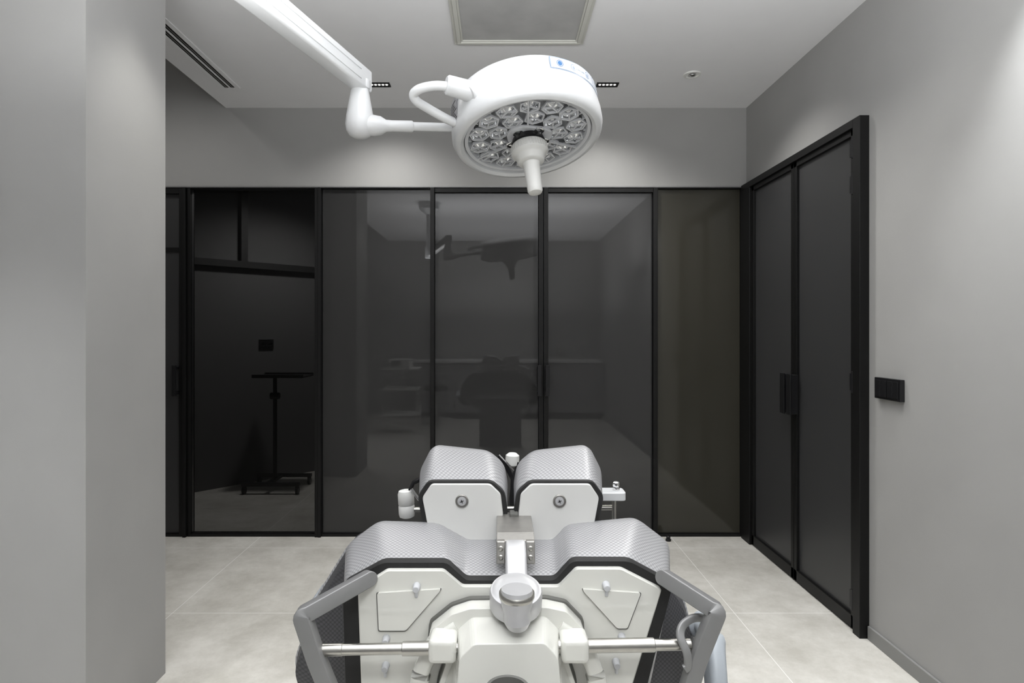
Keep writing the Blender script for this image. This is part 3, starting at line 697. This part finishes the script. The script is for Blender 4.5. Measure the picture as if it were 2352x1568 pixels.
# --- seat, leg rest, column, base (face the glass partition)
P = rpoly([V((-0.27, 0, 0.58)), V((0.31, 0, 0.58)), V((0.31, 0, 0.70)), V((-0.27, 0, 0.70))], 0.04, 5)
g = Geo(); g.add(*loftg([inset(addY(P, 1.40), 0.95), addY(P, 1.42), addY(P, 1.84), inset(addY(P, 1.88), 0.9)])); g.build('seat', M_dark, CH, smooth=True, label='charcoal woven seat cushion')
P = rpoly([V((-0.20, 0, 0)), V((0.24, 0, 0)), V((0.24, 0.09, 0)), V((-0.20, 0.09, 0))], 0.03, 5)
g = Geo(); g.add(*loftg([[p+V((0, 1.93, 0.20)) for p in P], [p+V((0, 1.84, 0.62)) for p in P]])); g.build('leg_rest', M_dark, CH, smooth=True)
g = Geo(); g.add(*loftg([rpoly([V((-0.10, 1.15, 0.1)), V((0.14, 1.15, 0.1)), V((0.14, 1.6, 0.1)), V((-0.10, 1.6, 0.1))], 0.05), rpoly([V((-0.12, 1.10, 0.62)), V((0.16, 1.10, 0.62)), V((0.16, 1.6, 0.62)), V((-0.12, 1.6, 0.62))], 0.05)])); g.build('column', M_cream, CH, smooth=True)
P = rpoly([V((-0.26, 1.0, 0)), V((0.30, 1.0, 0)), V((0.22, 1.95, 0)), V((-0.18, 1.95, 0))], 0.08, 6)
g = Geo(); g.add(*loftg([P, addY(P, 0, 0.06), [V((p.x*0.85, 1.45+(p.y-1.45)*0.85, 0.11)) for p in P]])); g.build('base', M_cream, CH, smooth=True)
g = Geo(); P = rpoly([V((-0.24, 0, 0.56)), V((0.28, 0, 0.56)), V((0.28, 0, 0.62)), V((-0.24, 0, 0.62))], 0.01, 3)
g.add(*loftg([addY(P, 1.06), addY(P, 1.40)])); g.build('seat_frame', M_white2, CH)

# ------------------------------------------------------------ doorstop
e = empty('door_stop', S(1535, 1240, 4.02)*1.0, 'small black rubber door stop on the floor', 'door stop'); e.location.z = 0
g = Geo(); g.add(*latheg([(0.018, 0), (0.018, 0.012), (0.011, 0.016), (0.014, 0.022), (0.014, 0.030), (0.009, 0.034)], Matrix.Translation((e.location.x, 4.02, 0)), 24)); g.build('body', M_black2, e, smooth=True)

# ------------------------------------------------------------ instrument cart in adjoining room
e = empty('instrument_cart', (-2.0, 5.35, 0), 'black rolling instrument trolley with flat tray in dim room', 'trolley')
g = Geo(); g.add(*boxg(-2.15, -1.70, 5.2, 5.5, 1.0, 1.015)); g.add(*boxg(-2.15, -1.70, 5.2, 5.21, 1.015, 1.03)); g.add(*boxg(-2.15, -1.70, 5.49, 5.5, 1.015, 1.03)); g.build('tray', M_black2, e, bevel=0.003)
g = Geo(); g.add(*cylg((-2.0, 5.35, 0.1), (-2.0, 5.35, 1.0), 0.018)); g.add(*cylg((-2.04, 5.35, 0.83), (-1.96, 5.35, 0.83), 0.03)); g.build('pole', M_black2, e, smooth=True)
g = Geo(); g.add(*boxg(-2.22, -1.72, 5.15, 5.19, 0.07, 0.10)); g.add(*boxg(-2.22, -1.72, 5.48, 5.52, 0.07, 0.10)); g.add(*boxg(-2.02, -1.98, 5.19, 5.48, 0.07, 0.10)); g.build('base', M_black2, e, bevel=0.003)
for x in (-2.2, -1.74):
    for y in (5.17, 5.50):
        g = Geo(); g.add(*cylg((x-0.012, y, 0.033), (x+0.012, y, 0.033), 0.033)); g.add(*boxg(x-0.015, x+0.015, y-0.012, y+0.012, 0.05, 0.075)); g.build('caster', M_black2, e, smooth=True)

# ------------------------------------------------------------ furniture mirrored in the glass
xs = [-1.30, -0.70, -0.10, 0.50, 1.10]
for i, x in enumerate(xs):
    e = empty('base_cabinet', (x+0.3, -1.6, 0), 'grey laminate base cabinet under white worktop', 'cabinet'); e['group'] = 'base cabinets under the worktop'
    box('body', x+0.001, x+0.579+0.02, -1.88, -1.32, 0.1, 0.90, M_cab, e); box('plinth', x+0.001, x+0.598, -1.85, -1.38, 0, 0.1, M_black2, e)
    nd = 6 if i in (0, 3) else 1
    for k in range(nd):
        z0 = 0.11+k*0.785/nd; z1 = 0.11+(k+1)*0.785/nd-0.006
        dd = box('drawer' if nd > 1 else 'door', x+0.006, x+0.594, -1.32, -1.30, z0, z1, M_cab, e, bevel=0.002)
        g = Geo(); g.add(*boxg(x+0.25, x+0.35, -1.30, -1.275, z1-0.04, z1-0.028)); g.build('handle', M_chrome, dd, bevel=0.002)
tag(box('worktop', -1.33, 1.69, -1.89, -1.27, 0.901, 0.94, M_top, bevel=0.003), 'long white worktop over grey cabinets', 'worktop')
e = empty('metal_canister', (1.0, -1.5, 0.94), 'round steel canister with lid on the white worktop', 'canister')
g = Geo(); g.add(*latheg([(0.075, 0.941), (0.078, 0.945), (0.078, 1.10), (0.075, 1.105)], Matrix.Translation((1.0, -1.5, 0)), 32)); g.build('body', M_steel, e, smooth=True)
g = Geo(); g.add(*latheg([(0.080, 1.105), (0.080, 1.12), (0.02, 1.13), (0.015, 1.15), (0, 1.152)], Matrix.Translation((1.0, -1.5, 0)), 32)); g.build('lid', M_steel, e, smooth=True)
e = empty('equipment_cart', (-1.35, -0.1, 0), 'white equipment cart with shelves and a device on top', 'equipment cart')
for z in (0.25, 0.60, 0.88): box('shelf', -1.60, -1.10, -0.30, 0.10, z, z+0.02, M_white2, e, bevel=0.003)
for x in (-1.585, -1.115):
    for y in (-0.285, 0.085):
        g = Geo(); g.add(*cylg((x, y, 0.06), (x, y, 0.88), 0.012)); g.add(*cylg((x-0.012, y, 0.03), (x+0.012, y, 0.03), 0.03)); g.build('leg', M_chrome, e, smooth=True)
e = empty('electronic_device', (-1.35, -0.1, 0.901), 'white boxy electronic device standing on the cart', 'medical device')
box('case', -1.50, -1.22, -0.25, 0.05, 0.901, 1.02, M_white2, e, bevel=0.008); box('display', -1.47, -1.35, 0.05, 0.055, 0.93, 1.0, M_black2, e)
e = empty('stool', (-0.95, -0.85, 0), 'round black padded stool on chrome wheeled base', 'stool')
g = Geo(); g.add(*latheg([(0.12, 0.50), (0.17, 0.51), (0.18, 0.54), (0.17, 0.575), (0.10, 0.585), (0, 0.587)], Matrix.Translation((-0.95, -0.85, 0)), 40)); g.build('seat', M_black2, e, smooth=True)
g = Geo(); g.add(*cylg((-0.95, -0.85, 0.08), (-0.95, -0.85, 0.51), 0.025)); g.build('pole', M_chrome, e, smooth=True)
for k in range(5):
    a = 2*math.pi*k/5; q = V((-0.95+0.26*math.cos(a), -0.85+0.26*math.sin(a), 0.075)); g = Geo(); g.add(*sweepg([V((-0.95, -0.85, 0.10)), q], rrect(0.03, 0.02, 0.005))); g.add(*cylg(q-V((0.012, 0, 0.045)), q+V((0.012, 0, -0.045)), 0.029)); g.add(*cylg(q-V((0,0,0.045)), q, 0.008)); g.build('leg', M_chrome, e, smooth=True)

# ------------------------------------------------------------ lights
def spot(loc, watts, ang, blend=0.6, size=0.05, tgt=None, col=(1, 0.985, 0.96)):
    l = bpy.data.lights.new('spot', 'SPOT'); l.energy = watts; l.spot_size = math.radians(ang); l.spot_blend = blend; l.shadow_soft_size = size; l.color = col
    o = bpy.data.objects.new('ceiling_spot_or_fill', l); o.location = loc; COL.objects.link(o)  # shared by the ceiling spots and the added fills
    if tgt is not None:
        o.rotation_euler = (Vector(tgt)-Vector(loc)).to_track_quat('-Z', 'Y').to_euler()
    return o
def fill_uplight(loc, sx_, sy_, watts):  # unseen upward fill, added to brighten the ceiling
    l = bpy.data.lights.new('fill_uplight', 'AREA'); l.shape = 'RECTANGLE'; l.size = sx_; l.size_y = sy_; l.energy = watts; l.color = (0.98, 0.99, 1)
    o = bpy.data.objects.new('ceiling_fill_light', l); o.location = loc; o.rotation_euler = (math.pi, 0, 0); COL.objects.link(o)
spot((1.48, 1.72, 2.90), 150, 74, 1.0, 0.03, col=(0.97, 0.985, 1))
spot((-1.12, 2.24, 2.90), 40, 70, 1.0, 0.04, col=(1, 0.98, 0.93))
spot((-1.70, 1.25, 2.90), 230, 66, 1.0, 0.05, col=(0.97, 0.985, 1))
spot((-0.74, 3.66, 2.92), 46, 140, 1.0, 0.04)
spot((0.675, 3.66, 2.92), 46, 140, 1.0, 0.04)
spot((1.155, 3.30, 2.90), 46, 130, 1.0, 0.04)
spot((0.95, 2.3, 2.90), 55, 130, 1.0, 0.1)  # added fill over the floor, no fitting here
spot((-0.95, 2.9, 2.90), 30, 130, 1.0, 0.1)  # added fill on the left, no fitting here
spot((0.0, -0.8, 2.90), 150, 150, 1.0, 0.15, col=(0.97, 0.985, 1))  # added fill behind the camera, lifts the mirrored rear of the room
fill_uplight((0.0, -0.7, 1.6), 2.4, 1.2, 75)
fill_uplight((0.1, 1.0, 2.15), 2.6, 0.8, 72)
spot((-2.3, 3.3, 3.30), 35, 150, 1.0, 0.1)
spot((-1.6, 5.1, 2.85), 95, 150, 0.8, 0.1)  # added fill so the adjoining room shows through the glass

w = bpy.data.worlds.new('world'); scene.world = w; w.use_nodes = True
w.node_tree.nodes['Background'].inputs[0].default_value = (0.5, 0.5, 0.5, 1); w.node_tree.nodes['Background'].inputs[1].default_value = 0.3

# ------------------------------------------------------------ camera
cam = bpy.data.cameras.new('camera'); co = bpy.data.objects.new('camera', cam); COL.objects.link(co)
co.location = (0, 0, CAMZ); co.rotation_euler = (math.radians(90), 0, 0)
cam.sensor_width = 36; cam.lens = F/2352*36; cam.shift_x = (1176-1145)/2352; cam.shift_y = -(784-760)/2352
cam.clip_start = 0.05
scene.camera = co
